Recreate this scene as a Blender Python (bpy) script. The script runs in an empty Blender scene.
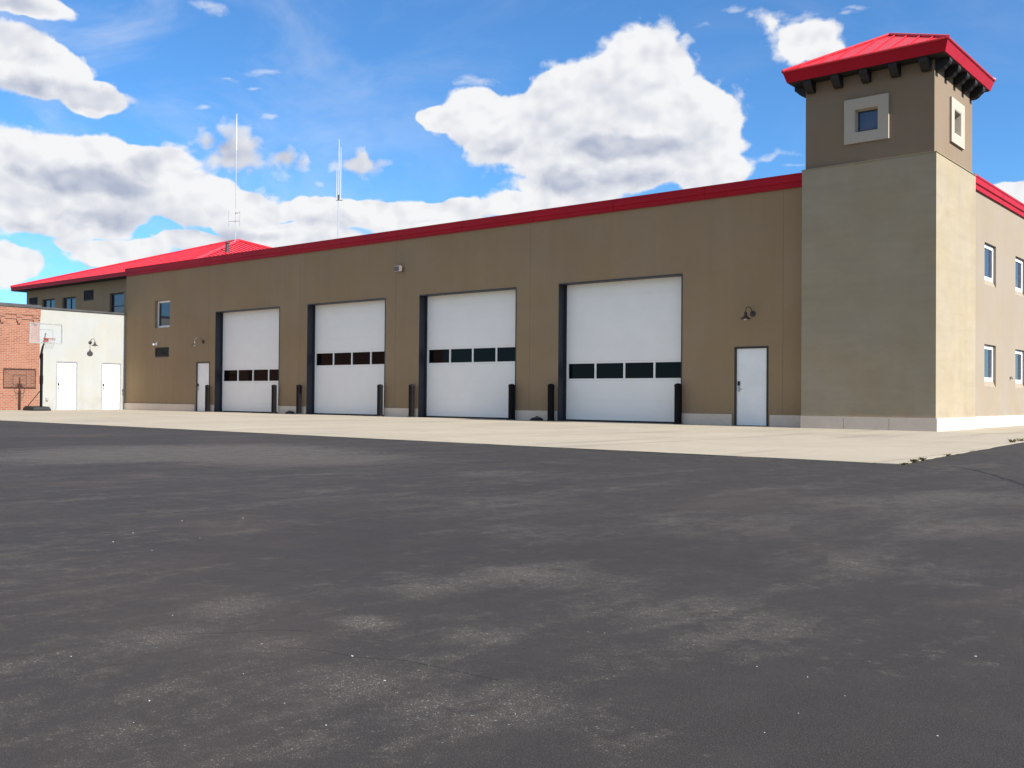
import bpy, bmesh, math, random
from mathutils import Vector, Matrix
random.seed(7)
C = bpy.context.scene.collection
scene = bpy.context.scene
R = math.radians

# ------------------------------------------------------------------ layout (metres)
D = 25.391            # front facade plane (y)
XL = -44.85           # left end of the garage facade, also the annex wall plane
XT = -10.77           # left side of tower
XC = -7.43            # right side of tower
XR = -7.55            # right facade plane
TF = D - 0.595        # tower front plane
TBK = 28.12           # tower back
YB = 46.0             # back of the building
ZB, ZF0, ZF1 = 0.31, 6.36, 6.72
ZST = 6.64            # top of the light tower base
WY = 25.95            # front plane of the set back wing
GZ = -0.012            # asphalt level

# ------------------------------------------------------------------ materials
def newmat(name):
    m = bpy.data.materials.new(name); m.use_nodes = True
    nt = m.node_tree; b = nt.nodes['Principled BSDF']
    return m, nt, b

class G:
    """tiny node graph helper"""
    def __init__(s, nt): s.nt = nt
    def n(s, t, **k):
        x = s.nt.nodes.new(t)
        for a, v in k.items(): setattr(x, a, v)
        return x
    def put(s, sock, v):
        if isinstance(v, bpy.types.NodeSocket): s.nt.links.new(v, sock)
        else: sock.default_value = v
    def m(s, op, *a, clamp=False):
        x = s.n('ShaderNodeMath', operation=op); x.use_clamp = clamp
        for i, v in enumerate(a): s.put(x.inputs[i], v)
        return x.outputs[0]
    def v(s, op, *a, out=0):
        x = s.n('ShaderNodeVectorMath', operation=op)
        for i, v in enumerate(a): s.put(x.inputs[i], v)
        return x.outputs['Value'] if op in ('LENGTH', 'DOT_PRODUCT', 'DISTANCE') else x.outputs[0]
    def noise(s, vec, scale, detail=4, rough=.55, dist=0, lac=2.0, col=False):
        x = s.n('ShaderNodeTexNoise'); s.put(x.inputs['Vector'], vec)
        s.put(x.inputs['Scale'], scale); s.put(x.inputs['Detail'], detail); s.put(x.inputs['Roughness'], rough)
        s.put(x.inputs['Distortion'], dist); s.put(x.inputs['Lacunarity'], lac)
        return x.outputs['Color' if col else 'Fac']
    def voro(s, vec, scale, feature='F1', out='Distance', rnd=1):
        x = s.n('ShaderNodeTexVoronoi', feature=feature); s.put(x.inputs['Vector'], vec); s.put(x.inputs['Scale'], scale)
        s.put(x.inputs['Randomness'], rnd)
        return x.outputs[out]
    def ramp(s, f, lo, hi, a=0., b=1., smooth=True):
        x = s.n('ShaderNodeMapRange'); x.interpolation_type = 'SMOOTHSTEP' if smooth else 'LINEAR'
        for i, v in enumerate((f, lo, hi, a, b)): s.put(x.inputs[i], v)
        return x.outputs[0]
    def mix(s, f, a, b, mode='MIX'):
        x = s.n('ShaderNodeMix', data_type='RGBA', blend_type=mode)
        s.put(x.inputs[0], f)
        for i, v in ((6, a), (7, b)):
            if isinstance(v, tuple) and len(v) == 3: v = v + (1,)
            s.put(x.inputs[i], v)
        return x.outputs[2]
    def geo(s): return s.n('ShaderNodeNewGeometry').outputs['Position']
    def sep(s, v):
        x = s.n('ShaderNodeSeparateXYZ'); s.put(x.inputs[0], v); return x.outputs
    def comb(s, a, b, c):
        x = s.n('ShaderNodeCombineXYZ')
        for i, v in enumerate((a, b, c)): s.put(x.inputs[i], v)
        return x.outputs[0]
    def bump(s, h, strength, dist, bsdf):
        x = s.n('ShaderNodeBump'); s.put(x.inputs['Height'], h); x.inputs['Strength'].default_value = strength
        x.inputs['Distance'].default_value = dist; s.nt.links.new(x.outputs[0], bsdf.inputs['Normal'])

def paint(name, col, rough=.5, metal=0., var=.12, vscale=3., bump=0., coat=0., spec=.5):
    m, nt, b = newmat(name); g = G(nt); p = g.geo()
    n = g.noise(p, vscale, 5, .6)
    f = g.ramp(n, .3, .7)
    c = g.mix(f, tuple(x*(1-var) for x in col), tuple(min(1, x*(1+var)) for x in col))
    nt.links.new(c, b.inputs['Base Color'])
    b.inputs['Roughness'].default_value = rough; b.inputs['Metallic'].default_value = metal
    b.inputs['Coat Weight'].default_value = coat; b.inputs['Specular IOR Level'].default_value = spec
    if bump: g.bump(g.noise(p, 40, 3), bump, .004, b)
    return m

def stucco(name, col, blotch=.12, joints=None, warm=(1.0, .97, .9), patchy=.0):
    m, nt, b = newmat(name); g = G(nt); p = g.geo()
    sx = g.sep(p)
    big = g.noise(p, .55, 6, .62)
    # soft vertical weather streaks: position squeezed along z
    st = g.noise(g.v('MULTIPLY', p, (2.2, 2.2, .12)), 1.0, 5, .6)
    fine = g.noise(p, 55, 3, .6)
    f = g.m('ADD', g.m('MULTIPLY', g.m('SUBTRACT', big, .5), blotch*2.0), g.m('MULTIPLY', g.m('SUBTRACT', st, .5), blotch*1.6))
    f = g.m('ADD', f, g.m('MULTIPLY', g.m('SUBTRACT', fine, .5), .10))
    if patchy:
        pn = g.noise(g.v('MULTIPLY', p, (.9, .9, 1.7)), .9, 4, .55, 1.2)
        f = g.m('ADD', f, g.m('MULTIPLY', g.m('SUBTRACT', pn, .5), patchy))
        tr = g.noise(g.v('MULTIPLY', p, (.5, .5, 5.)), 1.3, 4, .6, .6)      # trowel marks
        f = g.m('ADD', f, g.m('MULTIPLY', g.m('SUBTRACT', tr, .5), patchy*.55))
    f = g.m('ADD', f, 1.0)
    if joints:
        for jx in joints:
            d = g.m('ABSOLUTE', g.m('SUBTRACT', sx[0], jx))
            f = g.m('MULTIPLY', f, g.ramp(d, .008, .02, .82, 1.))
    # splash-back dirt just above the ground, real stain
    dirt = g.m('MULTIPLY', g.ramp(sx[2], .25, .9, 1, 0), g.ramp(g.noise(p, 1.7, 5, .65), .35, .75))
    base = g.v('SCALE', col, out=0)
    vs = nt.nodes.new('ShaderNodeVectorMath'); vs.operation = 'SCALE'
    vs.inputs[0].default_value = col; nt.links.new(f, vs.inputs['Scale'])
    hue = g.ramp(g.noise(p, .8, 4, .5), .35, .65)
    c = g.mix(hue, vs.outputs[0], g.v('MULTIPLY', vs.outputs[0], warm))
    c = g.mix(g.m('MULTIPLY', dirt, .25), c, (.16, .12, .085))
    nt.links.new(c, b.inputs['Base Color'])
    b.inputs['Roughness'].default_value = .92; b.inputs['Specular IOR Level'].default_value = .2
    h = g.m('ADD', g.m('MULTIPLY', g.noise(p, 90, 3, .6), 1.0), g.m('MULTIPLY', g.noise(p, 2.2, 3, .5), 1.2))
    g.bump(h, .35, .006, b)
    return m

def concrete(name, col, joint=None):
    m, nt, b = newmat(name); g = G(nt); p = g.geo(); s = g.sep(p)
    n = g.noise(p, .45, 6, .6, .4); n2 = g.noise(p, 6, 5, .65); n3 = g.noise(p, 120, 2)
    f = g.m('ADD', g.m('MULTIPLY', g.m('SUBTRACT', n, .5), .42), g.m('MULTIPLY', g.m('SUBTRACT', n2, .5), .22))
    f = g.m('ADD', f, g.m('MULTIPLY', g.m('SUBTRACT', n3, .5), .14))
    f = g.m('ADD', f, 1.)
    if joint:
        for ax, o, step in joint:
            w = g.m('WRAP', g.m('SUBTRACT', s[ax], o), step/2, -step/2)
            f = g.m('MULTIPLY', f, g.ramp(g.m('ABSOLUTE', w), .006, .02, .55, 1.))
    vs = nt.nodes.new('ShaderNodeVectorMath'); vs.operation = 'SCALE'
    vs.inputs[0].default_value = col; nt.links.new(f, vs.inputs['Scale'])
    c = vs.outputs[0]
    if joint:      # tyre and oil stains
        tyre = g.noise(g.v('MULTIPLY', p, (1.3, .16, 1)), 1.1, 4, .6)
        c = g.mix(g.ramp(tyre, .50, .74, 0, .34), c, (.10, .085, .07))
        oil = g.noise(p, .9, 3, .5)
        c = g.mix(g.ramp(oil, .68, .78, 0, .4), c, (.09, .08, .07))
    nt.links.new(c, b.inputs['Base Color']); b.inputs['Roughness'].default_value = .9
    b.inputs['Specular IOR Level'].default_value = .25
    g.bump(g.m('ADD', g.noise(p, 60, 4, .6), n2), .3, .006, b)
    return m

def brick(name):
    m, nt, b = newmat(name); g = G(nt); p = g.geo(); s = g.sep(p)
    uv = g.comb(g.m('ADD', s[1], s[0]), s[2], 0.)
    br = g.n('ShaderNodeTexBrick'); g.put(br.inputs['Vector'], uv)
    br.inputs['Scale'].default_value = 1; br.inputs['Brick Width'].default_value = .22; br.inputs['Row Height'].default_value = .076
    br.inputs['Mortar Size'].default_value = .009; br.inputs['Mortar Smooth'].default_value = .3
    br.inputs['Color1'].default_value = (.195, .056, .028, 1); br.inputs['Color2'].default_value = (.27, .098, .052, 1)
    br.inputs['Mortar'].default_value = (.30, .225, .17, 1); br.inputs['Bias'].default_value = -.1
    pat = g.ramp(g.noise(p, 1.2, 5, .6), .35, .7)
    c = g.mix(g.m('MULTIPLY', pat, .35), br.outputs['Color'], (.30, .15, .09))
    nt.links.new(c, b.inputs['Base Color']); b.inputs['Roughness'].default_value = .9
    g.bump(g.m('SUBTRACT', 1., br.outputs['Fac']), .6, .008, b)
    return m

def glass_dark(name, col=(.012, .014, .018), rough=.04, spec=.5, metal=0.):
    m, nt, b = newmat(name); g = G(nt); p = g.geo()
    b.inputs['Base Color'].default_value = col + (1,); b.inputs['Roughness'].default_value = rough
    b.inputs['Specular IOR Level'].default_value = spec; b.inputs['Metallic'].default_value = metal
    g.bump(g.noise(p, 1.5, 2), .04, .02, b)
    return m

def asphalt():
    m, nt, b = newmat('asphalt'); g = G(nt); p = g.geo(); s = g.sep(p)
    q = g.comb(s[0], s[1], 0.)
    # worn zones of the sealer at several sizes (measured in metres on the lot)
    w0 = g.noise(q, .16, 4, .55, .6)
    rot = g.n('ShaderNodeVectorRotate', rotation_type='Z_AXIS'); g.put(rot.inputs['Vector'], q); rot.inputs['Angle'].default_value = R(4)
    w1 = g.noise(g.v('MULTIPLY', rot.outputs[0], (2.1, .55, 1)), 1.0, 7, .68, .5)
    w2 = g.noise(g.v('MULTIPLY', rot.outputs[0], (1.35, .75, 1)), 5.0, 7, .70, .4)
    w3 = g.noise(q, 14., 5, .68)
    worn = g.m('ADD', g.m('MULTIPLY', w1, .42), g.m('MULTIPLY', w2, .48))
    worn = g.m('ADD', worn, g.m('MULTIPLY', w0, .20))
    worn = g.m('ADD', worn, g.m('MULTIPLY', w3, .18))
    # individual scuffed patches where the sealer is gone: x, y, radius, strength
    patches = [(-2.46, 2.25, .13, .24), (-3.04, 2.11, .22, .12), (-2.48, 1.88, .16, .10), (-2.01, 1.72, .2, .10),
               (-1.61, 1.84, .25, .12), (-2.08, 2.37, .16, .10), (-2.79, 2.83, .26, .10), (-2.60, 3.35, .4, .13),
               (-11.6, 6.78, 2.2, .22), (-11.26, 8.17, 1.8, .20), (-9.2, 7.7, 1.5, .16), (-4.6, 5.2, .9, .08), (-1.7, 4.6, .6, .07), (-3.4, 4.3, .5, .09), (-1.9, 6.2, .8, .08), (-2.98, 5.4, .9, .08), (-1.61, 3.06, .5, .10),
               (-1.22, 1.94, .25, .10), (-2.78, 1.67, .18, .09), (-6.33, 7.51, .9, .08), (-2.64, 7.27, 1.0, .08), (-2.03, 8.35, .7, .10),
               (-.70, 2.3, .8, -.12), (-3.9, 3.3, 1.1, -.06), (-.2, 3.4, 1.2, -.06)]
    for px, py, r, a in patches:
        dv = g.v('MULTIPLY_ADD', q, (1/r, 1/r, 0), (-px/r, -py/r, 0))
        dd = g.v('LENGTH', dv)
        dd = g.m('ADD', dd, g.m('MULTIPLY', g.m('SUBTRACT', w2, .5), 2.2))
        dd = g.m('ADD', dd, g.m('MULTIPLY', g.m('SUBTRACT', w3, .5), 1.8))
        worn = g.m('ADD', worn, g.ramp(dd, .25, 1.25, a, 0))
    w4 = g.noise(q, 26., 4, .7)
    worn = g.m('ADD', worn, g.m('MULTIPLY', g.m('SUBTRACT', w4, .5), .22))
    wf = g.ramp(worn, .615, .86)
    # aggregate: small stones, pale where the sealer has worn off
    vd = g.voro(q, 210); vc = g.voro(q, 210, out='Color')
    stone = g.ramp(vd, .18, .42, 1, 0)
    cs = g.sep(vc)
    grain = g.noise(q, 230, 3, .75)
    vc2 = g.sep(g.voro(q, 95, out='Color')); vd2 = g.voro(q, 95)
    stone2 = g.m('MULTIPLY', g.ramp(vd2, .15, .4, 1, 0), g.ramp(vc2[0], .78, .86))
    base = g.mix(g.ramp(g.noise(q, .35, 5, .6), .3, .7), (.0165, .0139, .0130), (.0240, .0205, .0188))
    base = g.mix(g.ramp(g.noise(q, 4.5, 5, .7),   .42, .72, 0, .40), base, (.036, .031, .0275))
    base = g.mix(g.ramp(grain, .35, .75), base, (.048, .041, .036))
    ex = g.m('MULTIPLY', stone, g.m('ADD', g.m('MULTIPLY', wf, .80), .10))
    stonec = g.mix(cs[0], (.035, .031, .028), (.24, .215, .18))
    film = g.mix(g.m('MULTIPLY', wf, .50), base, (.080, .067, .056))
    c = g.mix(ex, film, stonec)
    c = g.mix(g.m('MULTIPLY', stone2, g.m('ADD', g.m('MULTIPLY', wf, .75), .04)), c, (.26, .24, .21))
    tint = g.ramp(g.noise(q, .5, 4, .6, .6), .5, .75)
    c = g.mix(g.m('MULTIPLY', tint, .34), c, (.070, .050, .040))
    # hairline cracks, wandering polylines on the lot
    cracks = [[(-3.43, 12.0), (-3.03, 11.45), (-2.57, 10.6), (-2.18, 9.77), (-1.6, 8.6), (-.9, 6.9)],
              [(-2.40, 1.86), (-2.34, 1.90), (-2.28, 1.92), (-2.16, 1.93), (-2.02, 2.0), (-1.7, 2.02)],
              [(-2.78, 1.74), (-2.67, 1.87), (-2.60, 1.99), (-2.5, 2.05)]]
    wob = g.v('ADD', q, g.v('SCALE', g.v('SUBTRACT', g.noise(q, 5., 4, .65, col=True), (.5, .5, .5))))
    sc = wob.node.inputs[1].links[0].from_node; sc.inputs['Scale'].default_value = .10
    cm = None
    for k, pl in enumerate(cracks):
        w = .035 if k == 0 else .0035
        for (ax, ay), (bx, by) in zip(pl, pl[1:]):
            L2 = (bx-ax)**2+(by-ay)**2
            pa = g.v('SUBTRACT', wob if k == 0 else q, (ax, ay, 0))
            t = g.m('DIVIDE', g.v('DOT_PRODUCT', pa, (bx-ax, by-ay, 0)), L2, clamp=True)
            pr = g.v('SCALE', (bx-ax, by-ay, 0)); g.put(pr.node.inputs['Scale'], t)
            d = g.v('DISTANCE', pa, pr)
            e = g.ramp(d, w*.35, w, 1, 0)
            cm = e if cm is None else g.m('MAXIMUM', cm, e)
    c = g.mix(g.m('MULTIPLY', cm, .8), c, (.008, .008, .009))
    nt.links.new(c, b.inputs['Base Color'])
    nt.links.new(g.ramp(w2, .3, .7, .68, .92), b.inputs['Roughness'])
    b.inputs['Specular IOR Level'].default_value = .16
    h = g.m('ADD', g.m('MULTIPLY', stone, .7), g.m('MULTIPLY', g.noise(q, 35, 4, .6), .9))
    g.bump(h, .32, .004, b)
    return m

M = {}
M['stucco'] = stucco('stucco_brown', (.280, .200, .120), .115, joints=[-20.2, -11.55, -33.74, -31.8, -38.05, -26.4])
M['stucco_up'] = stucco('stucco_taupe', (.208, .153, .104), .08)
M['stucco_side'] = stucco('stucco_tan', (.272, .224, .170), .07)
M['stone'] = stucco('stucco_sand', (.312, .260, .183), .10, patchy=.28, warm=(1., .97, .89))
M['cream'] = stucco('cream_render', (.318, .318, .298), .09)
M['base'] = concrete('limestone', (.60, .505, .41))
M['slab'] = concrete('apron_concrete', (.305, .258, .192), joint=[(0, -4.2, 4.6), (1, 11.8, 4.53)])
M['brick'] = brick('old_brick')
M['asphalt'] = asphalt()
M['red'] = paint('red_metal_shaded', (.365, .006, .016), .5, .0, .08, 1.2, spec=.16)  # same red metal as the roof; shade of the front fascia painted darker
M['red_roof'] = paint('red_standing_seam_sunlit', (.50, .012, .022), .36, .0, .06, 1.2, spec=.55)  # same red metal as the fascia; sunlight on the slopes painted brighter
M['post'] = paint('dark_bollard_paint', (.005, .004, .004), .6, 0, .2, 6., spec=.12)
M['white'] = paint('white_door_paint', (.83, .80, .74), .5, 0, .016, 1.6)
M['white2'] = paint('white_enamel', (.80, .79, .76), .45, 0, .04, 2.)
M['frame_dark'] = paint('slate_steel', (.022, .023, .032), .5, .0, .15, 4.)
M['bronze'] = paint('bronze_steel', (.020, .016, .015), .55, .0, .2, 6., bump=.1)
M['black'] = paint('black_rubber', (.012, .012, .012), .75, 0, .2, 6.)
M['dark_wood'] = paint('stained_timber', (.009, .007, .006), .7, 0, .3, 9.)
M['grey_metal'] = paint('galvanised', (.42, .42, .43), .4, .6, .12, 6.)
M['fibreglass'] = paint('white_fibreglass', (.50, .50, .50), .5, 0, .04, 5.)
M['trim'] = stucco('cast_trim', (.40, .35, .285), .06)
M['glass'] = glass_dark('dark_glass', (.004, .004, .0045), .05, .09)
M['glass_sky'] = glass_dark('window_glass', (.030, .036, .055), .03, .6)
M['glass_blue'] = glass_dark('tinted_glass', (.03, .045, .085), .05, .9)
M['coping'] = paint('lead_coping', (.055, .052, .050), .6, .2, .2, 3.)
M['roofing'] = paint('roof_membrane', (.12, .12, .12), .8)
M['lamp_dark'] = paint('lamp_enamel', (.035, .028, .022), .45, 0, .2, 8.)
M['pale_lens'] = paint('pale_lens', (.62, .52, .50), .4)
M['taupe'] = paint('taupe_enamel', (.13, .098, .085), .5)
M['board_white'] = paint('aged_white', (.25, .245, .235), .6, 0, .1, 5.)
M['rim'] = paint('orange_red_rim', (.26, .03, .015), .5)
M['pebble'] = paint('pale_stone', (.36, .33, .28), .8, 0, .2, 60.)
M['weed'] = paint('weed_green', (.15, .125, .05), .8, 0, .45, 30.)

def acrylic():
    m, nt, b = newmat('clear_acrylic'); g = G(nt)
    tr = g.n('ShaderNodeBsdfTransparent'); tr.inputs[0].default_value = (.93, .95, .95, 1)
    gl = g.n('ShaderNodeBsdfGlossy'); gl.inputs['Roughness'].default_value = .1
    df = g.n('ShaderNodeBsdfDiffuse'); df.inputs[0].default_value = (.6, .6, .62, 1)
    a = g.n('ShaderNodeMixShader'); a.inputs[0].default_value = .12
    nt.links.new(tr.outputs[0], a.inputs[1]); nt.links.new(df.outputs[0], a.inputs[2])
    c = g.n('ShaderNodeMixShader'); c.inputs[0].default_value = .05
    nt.links.new(a.outputs[0], c.inputs[1]); nt.links.new(gl.outputs[0], c.inputs[2])
    nt.links.new(c.outputs[0], nt.nodes['Material Output'].inputs[0])
    return m
M['acrylic'] = acrylic()

# ------------------------------------------------------------------ mesh helpers
class MB:
    def __init__(s): s.v = []; s.f = []; s.m = []
    def add(s, vs, fs, mi=0):
        o = len(s.v); s.v += [tuple(v) for v in vs]
        s.f += [tuple(i+o for i in f) for f in fs]; s.m += [mi]*len(fs); return s
    def box(s, x0, x1, y0, y1, z0, z1, mi=0):
        vs = [(x, y, z) for z in (z0, z1) for y in (y0, y1) for x in (x0, x1)]
        return s.add(vs, [(0, 2, 3, 1), (4, 5, 7, 6), (0, 1, 5, 4), (2, 6, 7, 3), (0, 4, 6, 2), (1, 3, 7, 5)], mi)
    def tube(s, pts, r, n=10, caps=True, mi=0):
        pts = [Vector(p) for p in pts]; rs = r if isinstance(r, (list, tuple)) else [r]*len(pts)
        rings = []; prev = None
        for i, p in enumerate(pts):
            t = (pts[min(i+1, len(pts)-1)] - pts[max(i-1, 0)]).normalized()
            a = Vector((0, 0, 1)) if abs(t.z) < .95 else Vector((1, 0, 0))
            if prev is None: u = t.cross(a).normalized()
            else:
                u = (prev - t*prev.dot(t)); u = u.normalized() if u.length > 1e-6 else t.cross(a).normalized()
            w = t.cross(u); prev = u
            rings.append([p + (u*math.cos(2*math.pi*k/n) + w*math.sin(2*math.pi*k/n))*rs[i] for k in range(n)])
        vs = [v for r_ in rings for v in r_]; fs = []
        for i in range(len(rings)-1):
            for k in range(n):
                a, b_ = i*n+k, i*n+(k+1) % n
                fs.append((a, b_, b_+n, a+n))
        if caps: fs += [tuple(reversed(range(n))), tuple(range((len(rings)-1)*n, len(rings)*n))]
        return s.add(vs, fs, mi)
    def lathe(s, c, prof, n=20, axis='z', mi=0):
        """prof: (radius, height) pairs from bottom to top"""
        vs = []; fs = []
        for r, h in prof:
            for k in range(n):
                a = 2*math.pi*k/n; x, y = r*math.cos(a), r*math.sin(a)
                vs.append({'z': (c[0]+x, c[1]+y, c[2]+h), 'y': (c[0]+x, c[1]-h, c[2]+y), 'x': (c[0]+h, c[1]+x, c[2]+y)}[axis])
        for i in range(len(prof)-1):
            for k in range(n):
                a, b_ = i*n+k, i*n+(k+1) % n; fs.append((a, b_, b_+n, a+n))
        fs += [tuple(reversed(range(n))), tuple(range((len(prof)-1)*n, len(prof)*n))]
        return s.add(vs, fs, mi)
    def prism(s, poly, a, b, mp, mi=0):
        """poly of (p,q); extruded from a to b; mp(p,q,t) -> xyz"""
        n = len(poly); vs = [mp(p, q, a) for p, q in poly] + [mp(p, q, b) for p, q in poly]
        fs = [tuple(reversed(range(n))), tuple(range(n, 2*n))] + [(i, (i+1) % n, (i+1) % n+n, i+n) for i in range(n)]
        return s.add(vs, fs, mi)

def origin_of(o):
    while o.parent: o = o.parent
    return Vector(o.location)

def obj(name, mb, mats, parent=None, origin=None, bevel=0, smooth=False):
    me = bpy.data.meshes.new(name)
    off = origin_of(parent) if parent else Vector(origin or (0, 0, 0))
    me.from_pydata([tuple(Vector(v)-off) for v in mb.v], [], mb.f)
    bm = bmesh.new(); bm.from_mesh(me); bmesh.ops.recalc_face_normals(bm, faces=bm.faces); 
    bm.to_mesh(me); bm.free()
    for m in (mats if isinstance(mats, (list, tuple)) else [mats]): me.materials.append(m)
    for p, mi in zip(me.polygons, mb.m): p.material_index = mi; p.use_smooth = smooth
    if smooth: me.set_sharp_from_angle(angle=R(40))
    o = bpy.data.objects.new(name, me); C.objects.link(o)
    if parent: o.parent = parent
    else: o.location = off
    if bevel:
        b = o.modifiers.new('bevel', 'BEVEL'); b.width = bevel; b.segments = 2; b.limit_method = 'ANGLE'
    return o

def tag(o, label, cat, group=None):
    o['label'] = label; o['category'] = cat
    if group: o['group'] = group
    return o
def thing(name, label, cat, loc, group=None):
    o = bpy.data.objects.new(name, None); C.objects.link(o); o.location = loc; o.empty_display_size = .3
    return tag(o, label, cat, group)
def structure(o): o['kind'] = 'structure'; return o
def copy_thing(src, loc, rotz=None):
    def cp(o, par):
        c = o.copy(); C.objects.link(c)
        if par: c.parent = par
        for ch in list(o.children): cp(ch, c)
        return c
    r = cp(src, None); r.location = loc
    if rotz is not None: r.rotation_euler = (0, 0, rotz)
    return r

def wall(mp, s0, s1, z0, z1, holes, t):
    """wall slab with rectangular openings; mp(s, z, d): d = depth behind the face"""
    ss = sorted({s0, s1, *[h[0] for h in holes], *[h[1] for h in holes]})
    zs = sorted({z0, z1, *[h[2] for h in holes], *[h[3] for h in holes]})
    def solid(i, j):
        if i < 0 or j < 0 or i >= len(ss)-1 or j >= len(zs)-1: return False
        a, b = (ss[i]+ss[i+1])/2, (zs[j]+zs[j+1])/2
        return not any(h[0] < a < h[1] and h[2] < b < h[3] for h in holes)
    mb = MB(); idx = {}
    def V(i, j, k):
        if (i, j, k) not in idx: idx[i, j, k] = len(mb.v); mb.v.append(mp(ss[i], zs[j], t*k))
        return idx[i, j, k]
    def F(*a): mb.f.append(a); mb.m.append(0)
    for i in range(len(ss)-1):
        for j in range(len(zs)-1):
            if not solid(i, j): continue
            F(V(i, j, 0), V(i+1, j, 0), V(i+1, j+1, 0), V(i, j+1, 0))
            F(V(i, j, 1), V(i, j+1, 1), V(i+1, j+1, 1), V(i+1, j, 1))
            if not solid(i-1, j): F(V(i, j, 0), V(i, j+1, 0), V(i, j+1, 1), V(i, j, 1))
            if not solid(i+1, j): F(V(i+1, j, 0), V(i+1, j, 1), V(i+1, j+1, 1), V(i+1, j+1, 0))
            if not solid(i, j-1): F(V(i, j, 0), V(i, j, 1), V(i+1, j, 1), V(i+1, j, 0))
            if not solid(i, j+1): F(V(i, j+1, 0), V(i+1, j+1, 0), V(i+1, j+1, 1), V(i, j+1, 1))
    return mb

front = lambda y: (lambda s, z, d: (s, y+d, z))
right = lambda x: (lambda s, z, d: (x-d, s, z))

def framed_window(parent, mp, s0, s1, z0, z1, d, fw=.08, mull=(), frame=None, glass=None, fd=.06, name='window', rails=()):
    """frame ring with bars, set d behind the face; pane as a child"""
    frame = frame or M['white2']; glass = glass or M['glass_sky']
    holes = []
    xs = [s0] + [s0+(s1-s0)*k for k in mull] + [s1]
    zz = [z0] + [z0+(z1-z0)*k for k in rails] + [z1]
    for a, b in zip(xs, xs[1:]):
        for c, e in zip(zz, zz[1:]):
            holes.append((a+(fw if a == s0 else fw*.4), b-(fw if b == s1 else fw*.4), c+(fw if c == z0 else fw*.4), e-(fw if e == z1 else fw*.4)))
    mb = wall(lambda s, z, dd: mp(s, z, d+dd), s0, s1, z0, z1, holes, fd)
    f = obj(name, mb, frame, parent)
    p = MB(); vs = [mp(s, z, d+fd*k) for k in (.5, .75) for s, z in ((s0+.01, z0+.01), (s1-.01, z0+.01), (s1-.01, z1-.01), (s0+.01, z1-.01))]
    p.add(vs, [(0, 1, 2, 3), (7, 6, 5, 4), (0, 4, 5, 1), (1, 5, 6, 2), (2, 6, 7, 3), (3, 7, 4, 0)])
    obj('window_pane', p, glass, f)
    return f

# ================================================================== GROUND
def disc(z, r):
    mb = MB(); n = 64; rings = [0, 12, 40, 160, 700, r]
    cx, cy = -10, 12
    mb.v.append((cx, cy, z))
    for q in rings[1:]:
        for k in range(n): mb.v.append((cx+q*math.cos(2*math.pi*k/n), cy+q*math.sin(2*math.pi*k/n), z))
    for k in range(n): mb.f.append((0, 1+k, 1+(k+1) % n)); mb.m.append(0)
    for i in range(len(rings)-2):
        for k in range(n):
            a = 1+i*n+k; b = 1+i*n+(k+1) % n
            mb.f.append((a, a+n, b+n, b)); mb.m.append(0)
    return mb
structure(obj('asphalt_lot', disc(GZ, 4000), M['asphalt']))
# concrete apron with a slightly ragged edge
edge = []
def rag(a, b, n, amp):
    for i in range(n):
        t = i/n; edge.append((a[0]+(b[0]-a[0])*t+random.uniform(-amp, amp), a[1]+(b[1]-a[1])*t+random.uniform(-amp, amp)))
rag((-70, 12.7), (-27.8, 12.2), 20, .03); rag((-27.8, 12.2), (-3.91, 11.73), 70, .02)
edge.append((-3.91, 11.73)); rag((-3.93, 11.8), (-4.16, 14.99), 24, .014); rag((-4.16, 14.99), (-5.6, 40), 40, .03)
edge += [(-5.6, 46), (-7.6, 46), (-12, 29), (-70, 29)]
mb = MB(); mb.prism(edge, -.12, 0, lambda p, q, t: (p, q, t))
structure(obj('concrete_apron', mb, M['slab']))

# ================================================================== FIRE STATION
st = thing('fire_station', 'long brown stucco fire station with red metal trim, four white bay doors and corner tower', 'building', (-26, D, 0))
BAYS = [(-37.5, -33.12, 1.33), (-31.33, -26.95, 1.92), (-25.17, -20.79, 1.92), (-19.02, -14.64, 1.33)]
ZD = 4.29
holes = [(a, b, -.06, ZD) for a, b, _ in BAYS]
holes += [(-38.92, -37.9, -.06, 2.17), (-12.96, -11.96, -.06, 2.17), (-42.33, -41.08, 3.80, 5.05), (-42.28, -41.11, 2.44, 2.90)]
obj('wall', wall(front(D), XL, XT+.01, -.06, 6.40, holes, .30), M['stucco'], st)
# right side wall
WCOLS = [29.45+3.38*k for k in range(4)]
rh = [(y, y+1.18, z0, z0+1.16) for y in WCOLS for z0 in (1.13, 3.93)]
obj('wall', wall(right(XR), TBK-.2, YB, -.06, 6.40, rh, .30), M['stucco_side'], st)
mb = MB(); mb.box(XL+.3, XR-.3, YB-.3, YB, -.06, 6.4); obj('wall', mb, M['stucco_side'], st)      # back wall
mb = MB(); mb.box(XL+.001, XL+.3, D+.3, YB, -.06, 6.4); obj('wall', mb, M['stucco'], st)
mb = MB(); mb.box(XL+.3, XR-.3, D+.3, YB-.3, 6.10, 6.25); obj('roof', mb, M['roofing'], st)
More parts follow.
